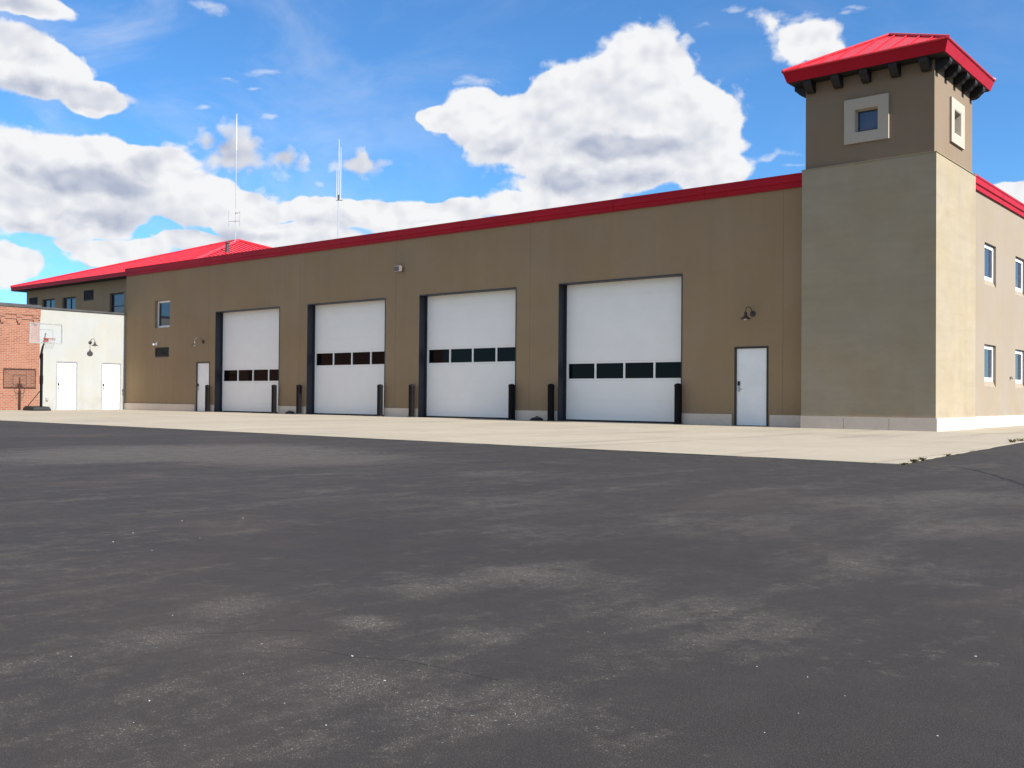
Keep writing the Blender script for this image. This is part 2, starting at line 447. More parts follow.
# interior floor/backing to keep daylight out
# stone base course, in runs between the openings
mb = MB(); cuts = [(XL+.0, -38.92-.06), (-37.9+.06, -37.5-.05), (-33.12+.05, -31.33-.05), (-26.95+.05, -25.17-.05), (-20.79+.05, -19.02-.05), (-14.64+.05, -12.96-.06), (-11.96+.06, XT)]
for a, b in cuts:
    mb = MB(); n = max(1, round((b-a)/1.22)); w = (b-a)/n
    for k in range(n):
        mb.box(a+k*w+(.0025 if k else 0), a+(k+1)*w-(.0025 if k < n-1 else 0), D-.045, D-.001, -.06, ZB)
    obj('base_course', mb, M['base'], st)
mb = MB(); y = TBK
while y < YB-.1:
    e = min(y+1.22, YB); mb.box(XR+.001, XR+.045, y+.004, e-.004, -.06, ZB); y = e
obj('base_course', mb, M['base'], st)

# red metal parapet fascia: two steps, joints every 3 m
def fascia(segs, mp):
    mb = MB()
    for a, b in segs:
        mb.prism([(.25, ZF0), (-.055, ZF0), (-.055, ZF0+.02), (-.045, ZF0+.03), (-.05, ZF0+.135), (-.085, ZF0+.15), (-.085, ZF0+.30), (-.10, ZF0+.31), (-.10, ZF1), (.25, ZF1+.02)], a, b, lambda p, q, t: mp(t, q, p))
    return mb
def runs(a, b, step, gap=.010):
    n = max(1, round((b-a)/step)); w = (b-a)/n
    return [(a+k*w+gap/2, a+(k+1)*w-gap/2) for k in range(n)]
obj('fascia', fascia(runs(XL, XT-.003, 3.05), front(D)), M['red'], st)
obj('fascia', fascia(runs(TBK+.003, YB, 3.05), right(XR)), M['red'], st)

# bay doors
def section_panel(a, b, z0, z1, y, n, wz):
    """sectional door leaf with pressed horizontal ribs; opening for the glazed section"""
    mb = MB(); h = (z1-z0)/n
    pitch = (b-a)/4.15; wins = []
    for k in range(4):
        s = a+.14+k*(b-a-.16)/4.0
        wins.append((s, s+(b-a)/4-.10))
    zs = [(z0+k*h, z0+(k+1)*h) for k in range(n)]
    for c, e in zs:
        if c < wz+.2 < e:
            pass
    # solid runs below and above the glazing, split into sections with a small groove
    def leaf(c, e):
        g = .0006
        mb.prism([(0, c+g), (.045, c), (.045, e), (0, e-g), (-.0008, e-g-.02), (-.0008, c+g+.02)], a, b, lambda p, q, t: (t, y+p, q))
    lo = wz-.06; hi = wz+.47+.06
    k = max(1, round((lo-z0)/.55)); hh = (lo-z0)/k
    for i in range(k): leaf(z0+i*hh, z0+(i+1)*hh)
    k = max(1, round((z1-hi)/.55)); hh = (z1-hi)/k
    for i in range(k): leaf(hi+i*hh, hi+(i+1)*hh)
    w = wall(lambda s, z, d: (s, y+d, z), a, b, lo+.003, hi-.003, [(s, e, wz, wz+.47) for s, e in wins], .045)
    mb.add(w.v, w.f)
    return mb, wins
dl = ['white bay door, leftmost, with reddish reflections in its windows', 'white bay door with its window row set higher', None, 'white bay door, largest in view, with very dark windows']
for i, (a, b, wz) in enumerate(BAYS):
    yd = D+.30
    mb, wins = section_panel(a+.0, b+.02, .05, ZD+.1, yd+.02, 7, wz)
    d = obj('garage_door', mb, M['white'], st)
    if dl[i]: d['label'] = dl[i]
    for s, e in wins:
        p = MB(); p.box(s+.002, e-.002, yd+.05, yd+.062, wz+.002, wz+.468); obj('window_pane', p, M['glass'], d)
    p = MB(); p.box(a, b, yd+.025, yd+.06, -.02, .048); obj('bottom_seal', p, M['black'], d)
    # steel jamb lining on the reveal
    f = MB()
    f.box(a-.02, a+.003, D-.010, yd+.018, -.03, ZD+.03); f.box(b-.003, b+.03, D-.010, yd+.018, -.03, ZD+.03)
    f.box(a+.004, b-.004, D-.010, yd+.018, ZD-.003, ZD+.03)
    f.box(a+.004, a+.07, yd-.02, yd+.017, -.03, ZD-.004); f.box(b-.03, b-.004, yd-.02, yd+.017, -.03, ZD-.004)
    obj('door_frame', f, M['frame_dark'], d)
    h = MB(); h.box(a-.1, b+.1, yd+.2, yd+.25, -.03, ZD+.2); obj('wall', h, M['black'], st)   # black sheet standing in for the unlit bay behind the glass

# pedestrian doors of the front
def man_door(mp, s0, s1, z1, parent, hinge_hi=True, handle=True, recess=.06, frame=None):
    f = MB(); w = .05; fr = frame or M['bronze']
    fm = wall(lambda s, z, d: mp(s, z, -.012+d), s0-.0, s1+.0, -.02, z1, [(s0+w, s1-w, .004, z1-w)], .16)
    leaf = MB()
    vs = [mp(s, z, recess*.5+.05*k) for k in (0, 1) for s, z in ((s0+w+.004, .012), (s1-w-.004, .012), (s1-w-.004, z1-w-.004), (s0+w+.004, z1-w-.004))]
    leaf.add(vs, [(0, 1, 2, 3), (7, 6, 5, 4), (0, 4, 5, 1), (1, 5, 6, 2), (2, 6, 7, 3), (3, 7, 4, 0)])
    d = obj('door', leaf, M['white2'], parent)
    obj('door_frame', fm, fr, d)
    def blk(a, b, c, e, d0, d1):
        m = MB(); vs = [mp(s, z, dd) for dd in (d0, d1) for s, z in ((a, c), (b, c), (b, e), (a, e))]
        return m.add(vs, [(0, 1, 2, 3), (7, 6, 5, 4), (0, 4, 5, 1), (1, 5, 6, 2), (2, 6, 7, 3), (3, 7, 4, 0)])
    if handle:
        o = s0+w+.07
        k = blk(o-.035, o+.035, 1.10, 1.22, recess*.5-.02, recess*.5-.001); obj('keypad', k, M['black'], d)
        h = blk(o-.03, o+.03, .93, 1.08, recess*.5-.012, recess*.5-.001)
        a, b = mp(o, 1.0, recess*.5-.012), mp(o, 1.0, recess*.5-.06); c = mp(o+.12, 1.0, recess*.5-.06)
        h.tube([a, b, c], .011, 8); obj('door_handle', h, M['grey_metal'], d)
    for z in (.25, 1.05, 1.85):
        k = MB(); a = mp(s1-w-.004, z, recess*.5-.008); b = mp(s1-w-.004, z+.1, recess*.5-.008); k.tube([a, b], .009, 8)
        obj('hinge', k, M['grey_metal'], d)
    # dark backing that closes the opening
    bk = blk(s0+.005, s1-.005, -.02, z1-.005, .16, .2); obj('backing', bk, M['black'], d)
    return d
man_door(front(D), -12.96, -11.96, 2.17, st)
man_door(front(D), -38.92, -37.9, 2.17, st)

# small window and louvre on the left of the front
framed_window(st, front(D), -42.32, -41.09, 3.81, 5.04, .14, .085, rails=(), glass=M['glass_sky'])
def louvre(mp, s0, s1, z0, z1, parent, n=6):
    mb = wall(lambda s, z, d: mp(s, z, .01+d), s0, s1, z0, z1, [(s0+.04, s1-.04, z0+.04, z1-.04)], .05)
    for k in range(n):
        z = z0+.05+(z1-z0-.1)*(k+.5)/n; h = (z1-z0-.1)/n*.5
        vs = [mp(s, zz, d) for s in (s0+.04, s1-.04) for zz, d in ((z-h, .02), (z-h+.012, .02), (z+h, .06), (z+h-.012, .06))]
        mb.add(vs, [(0, 1, 2, 3), (7, 6, 5, 4), (0, 4, 5, 1), (1, 5, 6, 2), (2, 6, 7, 3), (3, 7, 4, 0)])
    vs = [mp(s, z, d) for d in (.07, .1) for s, z in ((s0, z0), (s1, z0), (s1, z1), (s0, z1))]
    mb.add(vs, [(0, 1, 2, 3), (7, 6, 5, 4), (0, 4, 5, 1), (1, 5, 6, 2), (2, 6, 7, 3), (3, 7, 4, 0)])
    return obj('louver_vent', mb, M['bronze'], parent)
louvre(front(D), -42.27, -41.12, 2.45, 2.89, st)

# side windows
for (y0, y1, z0, z1) in rh:
    wf_ = framed_window(st, right(XR), y0+.02, y1-.02, z0+.15, z1-.02, .07, .10, mull=(), rails=())
    mb = MB(); mb.prism([(.012, z0+.001), (.28, z0+.001), (.28, z0+.145), (.07, z0+.145)], y0+.003, y1-.003, lambda p, q, t: (XR-p, t, q))
    obj('sill', mb, M['stucco_side'], wf_)

# ---------------- tower
obj('tower_base', wall(front(TF), XT, XC, -.06, ZST, [], TBK-TF), M['stone'], st)
mb = MB()   # base course round the foot of the tower
P = .045
for a, b in runs(XT, XC+P, 1.15, .008): mb.box(a, b, TF-P, TF-.001, -.06, ZB)
for a, b in runs(TF+.003, TBK, 1.15, .008): mb.box(XC+.001, XC+P, a, b, -.06, ZB)
obj('base_course', mb, M['base'], st)
mb = MB()   # flashing between the two stages
x0, x1, y0, y1 = -10.71, -7.50, TF+.08, 28.04
mb.box(XT-.02, XC+.02, TF-.02, TBK+.02, ZST+.001, ZST+.014)
mb.prism([(-1, ZST+.0145), (1, ZST+.0145), (.98, ZST+.03), (-.98, ZST+.03)], y0-.06, y1+.06, lambda p, q, t: ((x0+x1)/2+p*(x1-x0+.1)/2, t, q))
obj('flashing', mb, M['stone'], st)
cx, cy, hw = (x0+x1)/2, (y0+y1)/2, (x1-x0)/2
wc = (cx-.02, 7.71); oy = 26.62
o = .29
# upper stage: four walls butted at the corners
obj('tower_wall', wall(front(y0), x0, x1, ZST+.04, 8.90, [(wc[0]-o, wc[0]+o, wc[1]-o, wc[1]+o)], .2), M['stucco_up'], st)
obj('tower_wall', wall(right(x1), y0+.2, y1-.2, ZST+.04, 8.90, [(oy-o, oy+o, wc[1]-o, wc[1]+o)], .2), M['stucco_up'], st)
mb = MB(); mb.box(x0, x1, y1-.2, y1, ZST+.04, 8.9); obj('tower_wall', mb, M['stucco_up'], st)
mb = MB(); mb.box(x0, x0+.2, y0+.2, y1-.2, ZST+.04, 8.9); obj('tower_wall', mb, M['stucco_up'], st)
for mp, sc_ in ((front(y0), wc[0]), (right(x1), oy)):
    S_ = .555
    # splayed surround
    outer = [(sc_-S_, wc[1]-S_), (sc_+S_, wc[1]-S_), (sc_+S_, wc[1]+S_), (sc_-S_, wc[1]+S_)]
    def ring(k, d): return [mp(sc_+(p-sc_)*k/S_, wc[1]+(q-wc[1])*k/S_, d) for p, q in outer]
    prof = [(S_, -.001), (S_, -.055), (.32, -.055), (.285, -.04), (.25, .12), (.25, .16)]
    mb = MB(); vs = []; fs = []
    for k, d in prof: vs += ring(k, d)
    for i in range(len(prof)-1):
        for k in range(4): fs.append((i*4+k, i*4+(k+1) % 4, (i+1)*4+(k+1) % 4, (i+1)*4+k))
    mb.add(vs, fs); s_ = obj('window_surround', mb, M['trim'], st)
    fwn = wall(lambda s, z, d: mp(s, z, .105+d), sc_-.262, sc_+.262, wc[1]-.262, wc[1]+.262, [(sc_-.225, sc_+.225, wc[1]-.225, wc[1]+.225)], .04)
    obj('window_frame', fwn, M['bronze'], s_)
    g_ = MB(); vs = [mp(s, z, d) for d in (.125, .14) for s, z in ((sc_-.25, wc[1]-.25), (sc_+.25, wc[1]-.25), (sc_+.25, wc[1]+.25), (sc_-.25, wc[1]+.25))]
    g_.add(vs, [(0, 1, 2, 3), (7, 6, 5, 4), (0, 4, 5, 1), (1, 5, 6, 2), (2, 6, 7, 3), (3, 7, 4, 0)]); obj('window_pane', g_, M['glass_blue'], s_)

def hip_roof(xa, xb, ya, yb, ze, slope, T, fh, fin, seam, parent, name, soff, pitch_w=.028, sh=.035, capr=.045):
    """hipped roof: rectangle eave, ridge after run T; fascia of height fh leaning in by fin; standing seams"""
    mb = MB(); zr = ze+slope*T; nf0 = 0
    e = [(xa, ya, ze), (xb, ya, ze), (xb, yb, ze), (xa, yb, ze)]
    rl = (xa+T, (ya+yb)/2, zr); rr = (xb-T, (ya+yb)/2, zr)
    lo = [(xa+fin, ya+fin, ze-fh), (xb-fin, ya+fin, ze-fh), (xb-fin, yb-fin, ze-fh), (xa+fin, yb-fin, ze-fh)]
    mb.add(e+lo+[rl, rr], [(0, 1, 9, 8), (1, 2, 9), (2, 3, 8, 9), (3, 0, 8), (0, 4, 5, 1), (1, 5, 6, 2), (2, 6, 7, 3), (3, 7, 4, 0), (7, 6, 5, 4)])
    # narrow drip lip on the top of the fascia
    for (p, q) in ((0, 1), (1, 2), (2, 3), (3, 0)):
        mb.tube([e[p], e[q]], .028, 6)
    W = xb-xa; H = yb-ya
    def rib(p, d, L):
        p = Vector(p); d = Vector(d).normalized(); zup = Vector((0, 0, 1)); side = d.cross(zup).normalized(); nn = side.cross(d).normalized()
        a = p; b = p+d*L; w = side*pitch_w/2; hgt = nn*sh
        vs = [a-w, a+w, a+w+hgt, a-w+hgt, b-w, b+w, b+w+hgt, b-w+hgt]
        mb.add(vs, [(0, 1, 2, 3), (7, 6, 5, 4), (0, 4, 5, 1), (1, 5, 6, 2), (2, 6, 7, 3), (3, 7, 4, 0)])
    k = math.sqrt(1+slope*slope)
    n = int(W/seam)
    for i in range(1, n):
        x = xa+W*i/n; run = min(x-xa, xb-x, H/2)
        if run > .12:
            rib((x, ya, ze), (0, 1, slope), run*k); rib((x, yb, ze), (0, -1, slope), run*k)
    n = int(H/seam)
    for i in range(1, n):
        y = ya+H*i/n; run = min(y-ya, yb-y, T)
        if run > .12:
            rib((xb, y, ze), (-1, 0, slope), run*k); rib((xa, y, ze), (1, 0, slope), run*k)
    up = Vector((0, 0, .02))
    for a, b in ((e[0], rl), (e[1], rr), (e[2], rr), (e[3], rl)):
        mb.tube([Vector(a)+up, Vector(b)+up], capr, 8)
    if (Vector(rl)-Vector(rr)).length > .05: mb.tube([Vector(rl)+up, Vector(rr)+up], capr, 8)
    for i in range(nf0+4, nf0+8): mb.m[i] = 1
    r = obj(name, mb, [M['red_roof'], M['red']], parent)
    s = MB(); x_, y_ = xa+fin+.03, ya+fin+.03
    s.box(x_, xb-fin-.03, y_, yb-fin-.03, ze-fh-.02, ze-fh-.001); obj('soffit', s, soff, r)
    return r
eh = hw+.44
tr = hip_roof(cx-eh, cx+eh, cy-eh, cy+eh, 9.18, .53, eh, .275, .085, .42, st, 'tower_roof', M['dark_wood'])
# carved rafter ends under the eave
def corbel(px, py, dx, dy):
    prof = [(.0, 0), (.0, -.26), (.05, -.275), (.13, -.26), (.20, -.215), (.25, -.16), (.30, -.125), (.33, -.08), (.33, 0)]
    mb = MB(); zt = 8.883
    mb.prism(prof, -.10, .10, lambda p, q, t: (px+dx*p-dy*t, py+dy*p+dx*t, zt+q))
    return obj('corbel', mb, M['dark_wood'], tr)
for k in range(5):
    t = -1+2*k/4.; u = t*(hw-.17)
    corbel(cx+u, y0-.002, 0, -1); corbel(cx+u, y1+.002, 0, 1)
    corbel(x1+.002, cy+u, 1, 0); corbel(x0-.002, cy+u, -1, 0)

# ---------------- set back wing with the hipped roof
LV = [(-56.0, -55.0, 5.45, 6.02), (-50.0, -48.98, 5.5, 6.05)]
WN = [(-54.5, -53.05, 4.55, 5.83), (-52.25, -50.8, 4.55, 5.8), (-47.4, -46.05, 4.62, 5.74)]
obj('wall', wall(front(WY), -56.3, XL-.001, -.06, 6.42, [w for w in LV+WN], .25), M['stucco'], st)
mb = MB(); mb.box(-56.3, -56.05, WY+.25, 41.3, -.06, 6.42); obj('wall', mb, M['stucco'], st)
mb = MB(); mb.box(-56.05, XL-.001, 41.05, 41.3, -.06, 6.42); obj('wall', mb, M['stucco'], st)
for a, b, c, e in LV: louvre(front(WY), a+.002, b-.002, c+.002, e-.002, st)
for a, b, c, e in WN[:2]: framed_window(st, front(WY), a+.01, b-.01, c+.01, e-.01, .1, .06, mull=(.5,), frame=M['frame_dark'])
a, b, c, e = WN[2]; framed_window(st, front(WY), a+.01, b-.01, c+.01, e-.01, .1, .06, rails=(.42,), frame=M['frame_dark'])
hr = hip_roof(-57.0, -39.4, 25.4, 42.0, 6.60, .334, 8.3, .19, .0, .45, st, 'hip_roof', M['dark_wood'], capr=.09)

# ================================================================== ANNEX (brick with a rendered end)
an = thing('brick_annex', 'low old brick building with a cream rendered end wall and two white doors', 'building', (XL-5, 15, 0))
AY = 21.28
dh = [(22.05, 23.03, -.06, 2.21), (24.2, 25.17, -.06, 2.21)]
obj('wall', wall(right(XL), AY, D-.001, -.06, 4.52, dh, .3), M['cream'], an)['label'] = 'cream rendered wall'
y_end = 4.0
obj('wall', wall(right(XL), y_end, AY-.001, -.06, 4.0, [], .3), M['brick'], an)['label'] = 'red brick wall'
mb = MB()       # corbelled brick band with blind arches hanging below
mb.box(XL-.3, XL+.07, y_end, AY-.001, 4.20, 4.52)
mb.box(XL-.3, XL+.035, y_end, AY-.001, 4.001, 4.199)
y = AY-.22
while y > y_end+.3:
    for (a, b, c) in ((-.13, .13, 4.19), (-.10, .10, 4.0), (-.065, .065, 3.9)):
        mb.box(XL+.0355, XL+.069, y+a, y+b, c-.1, c)
    y -= .72
obj('cornice', mb, M['brick'], an)
mb = MB(); mb.box(XL-.35, XL+.11, y_end-.05, AY+.0, 4.521, 4.66); mb.box(XL-.35, XL+.05, AY+.001, D-.06, 4.521, 4.60)
obj('coping', mb, M['coping'], an)
mb = MB(); mb.box(XL-14, XL-.301, y_end, WY-.002, 4.2, 4.35); obj('roof', mb, M['roofing'], an)
mb = MB(); mb.box(XL-14, XL-.301, y_end, y_end+.3, -.06, 4.2); obj('wall', mb, M['brick'], an)
mb = MB(); mb.box(XL-14.3, XL-14.001, y_end, WY-.002, -.06, 4.2); obj('wall', mb, M['brick'], an)
for (a, b, c, e) in dh: man_door(right(XL), a, b, e, an, frame=M['grey_metal'])
tag(obj('electrical_box', MB().box(XL+.001, XL+.06, 21.58, 21.68, .42, .56), M['grey_metal'], origin=(XL, 21.63, .42), bevel=.008),
    'small grey outlet box low on the cream wall beside the left door', 'outlet box')
# ================================================================== LAMPS
def gooseneck(name, label, base, out, rise=.17, reach=.44, drop=.0, group='gooseneck wall lamps'):
    """base: point on the wall, out: unit direction away from it"""
    b = Vector(base); o_ = Vector(out)
    t = thing(name, label, 'wall lamp', base, group)
    ax = 'y' if abs(o_.y) > .5 else 'x'
    pl = MB(); pl.lathe(b, [(.085, 0.001), (.085, .012), (.06, .035), (.03, .045)], 18, ax); obj('wall_plate', pl, M['lamp_dark'], t, smooth=True)
    pts = [b+o_*.03]
    for k in range(13):
        a = math.pi*k/12
        pts.append(b+o_*(.06+(reach-.06)*(1-math.cos(a))/2) + Vector((0, 0, 1))*(rise*math.sin(a)**.8 if k not in (0, 12) else 0))
    e = pts[-1]; pts.append(e-Vector((0, 0, drop*.5)))
    ar = MB(); ar.tube(pts, .011, 8); obj('arm', ar, M['lamp_dark'], t, smooth=True)
    s = MB(); c = e-Vector((0, 0, drop+.17))
    s.lathe(c, [(.15, 0), (.148, .01), (.09, .05), (.05, .09), (.04, .16), (.022, .20)], 24); sh = obj('lamp_shade', s, M['lamp_dark'], t, smooth=True)
    q = MB(); q.lathe(c, [(.035, .02), (.045, .0), (.035, -.02), (.012, -.03)], 14); obj('bulb', q, M['pale_lens'], sh, smooth=True)
    return t
gooseneck('gooseneck_lamp', 'dark gooseneck lamp on the brown wall above the white door nearest the tower', (-12.42, D, 3.06), (0, -1, 0), .17, .44, .0)
gooseneck('gooseneck_lamp', 'dark gooseneck lamp above the narrow white door beside the leftmost garage door', (-38.42, D, 3.04), (0, -1, 0), .17, .44, .0)
gooseneck('gooseneck_lamp', 'dark gooseneck lamp on the sunlit cream wall between two white doors, casting a shadow', (XL, 23.62, 3.12), (1, 0, 0), .17, .44, .0)
# floodlight high between second and third bay
fl = thing('floodlight', 'small boxy floodlight high on the brown wall between second and third garage doors', 'floodlight', (-26.1, D, 5.2))
mb = MB(); mb.box(-26.19, -26.03, D-.05, D-.001, 5.22, 5.38); obj('bracket', mb, M['bronze'], fl, bevel=.008)
mb = MB(); mb.prism([(-.05, 5.25), (-.05, 5.38), (-.18, 5.42), (-.25, 5.38), (-.25, 5.22)], -26.24, -25.98, lambda p, q, t: (t, D+p, q)); obj('housing', mb, M['taupe'], fl, bevel=.01)
mb = MB(); mb.prism([(-.07, 5.243), (-.24, 5.218), (-.24, 5.206), (-.07, 5.231)], -26.22, -26.0, lambda p, q, t: (t, D+p, q)); obj('lens', mb, M['pale_lens'], fl)
# little sensor box above the louvre
sl = thing('security_light', 'tiny pale security light on the brown wall just above the dark louvre', 'wall light', (-42.12, D, 3.02))
mb = MB(); mb.box(-42.2, -42.04, D-.02, D-.001, 3.0, 3.14); obj('bracket', mb, M['fibreglass'], sl)
for sx in (-.09, .09):
    mb = MB(); c = Vector((-42.12+sx, D-.06, 3.05)); mb.tube([c+Vector((0, .04, .02)), c, c+Vector((sx*.3, -.07, -.04))], [.02, .035, .055], 10); obj('lamp_head', mb, M['fibreglass'], sl, smooth=True)
hb = thing('hose_tap', 'small dark tap on the tan side wall between the two lower windows', 'tap', (XR, 32.2, 1.36))
mb = MB(); mb.box(XR+.001, XR+.012, 32.17, 32.23, 1.37, 1.45); obj('wall_plate', mb, M['bronze'], hb)
mb = MB(); mb.tube([(XR+.012, 32.2, 1.41), (XR+.06, 32.2, 1.41), (XR+.075, 32.2, 1.38)], [.012, .012, .014], 8); mb.lathe((XR+.045, 32.2, 1.42), [(.006, 0), (.006, .02), (.02, .022), (.02, .03)], 10); obj('spout', mb, M['bronze'], hb, smooth=True)

# ================================================================== BOLLARDS
def bollard(loc):
    t = thing('bollard', '', 'bollard', loc, 'dark bollards guarding the garage doors')
    x, y, z = loc
    b = MB(); b.lathe((x, y, z), [(.105, -.03), (.105, 1.06), (.108, 1.06), (.108, 1.10)], 20); obj('post', b, M['post'], t, smooth=True)
    c = MB(); c.lathe((x, y, z), [(.112, 1.075), (.112, 1.11), (.095, 1.14), (.06, 1.16), (.01, 1.168)], 20); obj('cap', c, M['post'], t, smooth=True)
    r = MB(); r.lathe((x, y, z), [(.15, -.01), (.15, .012), (.11, .03)], 20); obj('collar', r, M['black'], t, smooth=True)
    return t
BX = [(-37.75, 'dark steel bollard in front of the narrow white door, leftmost of the row'),
      (-33.14, 'dark steel bollard standing before the right edge of the leftmost garage door'),
      (-31.57, 'dark steel bollard just left of the second garage door, next to a rubber chock'),
      (-26.96, 'dark steel bollard standing before the right edge of the second garage door'),
      (-25.34, 'dark steel bollard just left of the third garage door'),
      (-20.77, 'dark steel bollard standing before the right edge of the third garage door'),
      (-19.17, 'dark steel bollard just left of the largest garage door, next to a rubber chock'),
      (-14.62, 'dark steel bollard at the right edge of the largest garage door, rightmost of the row')]
b0 = None
for i, (x, lab) in enumerate(BX):
    loc = (x, D-.20, 0)
    if b0 is None: b = b0 = bollard(loc)
    else: b = copy_thing(b0, loc, random.uniform(0, 6))
    b['label'] = lab
# rubber wheel chocks by the wall
def chock(loc):
    t = thing('wheel_chock', '', 'wheel chock', loc, 'black rubber wheel chocks'); x, y, z = loc
    b = MB(); b.prism([(-.2, 0), (.2, 0), (.18, .05), (.06, .10), (-.08, .105), (-.17, .06)], y-.1, y+.1, lambda p, q, tt: (x+p, tt, z+q)); obj('wedge', b, M['black'], t, bevel=.012)
    h = MB(); h.tube([(x-.02, y-.07, z+.095), (x-.02, y-.05, z+.125), (x-.02, y+.05, z+.125), (x-.02, y+.07, z+.095)], .012, 8); obj('handle', h, M['black'], t, smooth=True)
    return t
c0 = chock((-32.16, D-.17, 0)); c0['label'] = 'black rubber wheel chock on the apron between the leftmost and second garage doors'
c1 = copy_thing(c0, (-19.76, D-.17, 0), math.pi); c1['label'] = 'black rubber wheel chock on the apron just left of the largest garage door'

# ================================================================== ANTENNAS
a1 = thing('radio_antenna', 'tall thin radio mast rising from the red hipped roof, with a white whip on top', 'antenna', (-47.0, 33.0, 8.9), 'rooftop radio antennas')
mb = MB(); mb.lathe((-47.0, 33.0, 8.6), [(.16, 0), (.16, .35), (.09, .42)], 14); obj('roof_mount', mb, M['fibreglass'], a1, smooth=True)
mb = MB(); mb.tube([(-47.0, 33.0, 8.7), (-47.0, 33.0, 14.2)], .022, 8); obj('mast', mb, M['grey_metal'], a1)
mb = MB(); mb.tube([(-47.0, 33.0, 14.2), (-47.0, 33.0, 15.3), (-47.0, 33.0, 15.9), (-47., 33., 16.25)], [.036, .032, .024, .014], 8); obj('whip', mb, M['fibreglass'], a1)
mb = MB(); mb.tube([(-47.35, 32.8, 10.3), (-46.75, 33.1, 10.3)], .014, 6)
mb.tube([(-47.35, 32.8, 10.0), (-47.35, 32.8, 10.9)], .012, 6); mb.tube([(-46.75, 33.1, 10.0), (-46.75, 33.1, 10.9)], .012, 6)
mb.tube([(-47.0, 32.97, 10.75), (-46.75, 33.1, 10.75)], .02, 6); obj('side_dipole', mb, M['grey_metal'], a1)
a2 = thing('radio_antenna', 'shorter cluster of white whip aerials on a thin post behind the red parapet', 'antenna', (-33.2, 28.5, 6.25), 'rooftop radio antennas')
mb = MB(); mb.tube([(-33.2, 28.5, 6.25), (-33.2, 28.5, 9.3)], .02, 8); obj('mast', mb, M['grey_metal'], a2)
mb = MB(); mb.tube([(-33.30, 28.45, 9.12), (-33.06, 28.6, 9.12)], .016, 6); mb.tube([(-33.2, 28.5, 9.12), (-33.2, 28.5, 9.35)], .035, 8); obj('crossbar', mb, M['bronze'], a2)
for dx, z0_, z1_ in ((0, 9.3, 11.75), (.08, 9.15, 11.4), (-.08, 9.12, 10.5)):
    mb = MB(); mb.tube([(-33.2+dx, 28.5+dx*.5, z0_), (-33.2+dx, 28.5+dx*.5, z1_-.6), (-33.2+dx, 28.5+dx*.5, z1_)], [.017, .015, .010], 8); obj('whip', mb, M['fibreglass'], a2)
# vent pipe on the hip
vp = thing('roof_vent', 'short dark vent pipe on the red hipped roof just left of the tall mast foot', 'vent pipe', (-43.4, 30.0, 7.9))
mb = MB(); mb.lathe((-43.4, 30.0, 7.8), [(.09, 0), (.09, .55)], 14); obj('pipe', mb, M['coping'], vp, smooth=True)
mb = MB(); mb.lathe((-43.4, 30.0, 7.8), [(.13, .58), (.14, .60), (.02, .70)], 14); obj('cap', mb, M['coping'], vp, smooth=True)

# ================================================================== BASKETBALL HOOP
HX, HY = -42.85, 20.42
bh = thing('basketball_hoop', 'portable basketball hoop with clear white framed backboard beside the brick wall', 'basketball hoop', (HX, HY, 0))
mb = MB()
n = Vector((1, 0, 0)); tdir = Vector((-n.y, n.x, 0))
def HP(f, s, z): v = Vector((HX, HY, 0))+n*f+tdir*s; return (v.x, v.y, z)
prof = [(-.85, .0), (.12, 0), (.15, .06), (.06, .17), (-.72, .2), (-.87, .1)]
mb.prism(prof, -.40, .40, lambda p, q, t: HP(p, t*(1-.15*q/.2), q)); obj('base_tank', mb, M['black'], bh, bevel=.03)
mb = MB(); mb.tube([HP(0, 0, .1), HP(0, 0, 1.3), HP(.0, 0, 2.45)], .062, 10); mb.tube([HP(0, 0, 1.15), HP(0, 0, 1.5)], .075, 10); obj('pole', mb, M['post'], bh, smooth=True)
mb = MB(); mb.tube([HP(-.02, 0, 2.1), HP(-.14, 0, 2.3), HP(.06, 0, 2.72), HP(.33, 0, 2.97)], .032, 8)
mb.tube([HP(.02, 0, 2.44), HP(.14, 0, 2.8), HP(.33, 0, 3.3)], .03, 8); obj('arm', mb, M['bronze'], bh, smooth=True)
mb = MB()
for s in (-.3, .3): mb.tube([HP(-.02, s*.1, .85), HP(-.6, s, .17)], .018, 8)
obj('brace', mb, M['bronze'], bh, smooth=True)
bz0, bz1, bw, bf = 2.86, 3.72, .71, .36
hpm = lambda s, z, d: HP(bf-d, s, z)
pn = obj('backboard', wall(hpm, -bw+.02, bw-.02, bz0+.02, bz1-.02, [], .012), M['acrylic'], bh)
fr = wall(lambda s, z, d: HP(bf+.02-d, s, z), -bw, bw, bz0, bz1, [(-bw+.04, bw-.04, bz0+.04, bz1-.04)], .04); obj('backboard_frame', fr, M['board_white'], pn)
sq = wall(lambda s, z, d: HP(bf+.012-d, s, z), -.305, .305, bz0+.15, bz0+.60, [(-.285, .285, bz0+.17, bz0+.58)], .006); obj('target_square', sq, M['board_white'], pn)
mb = MB(); rr = .228; ctr = bf+.08+rr
pts = [HP(ctr+rr*math.cos(a), rr*math.sin(a), 3.05) for a in [2*math.pi*k/24 for k in range(25)]]
mb.tube(pts, .010, 8, caps=False)
mb.tube([HP(bf+.02, -.06, 3.05), HP(bf+.10, -.05, 3.05)], .012, 6); mb.tube([HP(bf+.02, .06, 3.05), HP(bf+.10, .05, 3.05)], .012, 6)
w_ = wall(lambda s, z, d: HP(bf+.03-d, s, z), -.10, .10, 2.93, 3.09, [], .01); mb.add(w_.v, w_.f)
rm = obj('rim', mb, M['rim'], bh, smooth=True)
mb = MB()
for k in range(12):
    for sgn in (1, -1):
        pts = []
        for j in range(6):
            t = j/5; r_ = rr*(1-.42*t); a = 2*math.pi*(k/12+sgn*t*.16); pts.append(HP(ctr+r_*math.cos(a), r_*math.sin(a), 3.045-.42*t))
        mb.tube(pts, .0022, 4, caps=False)
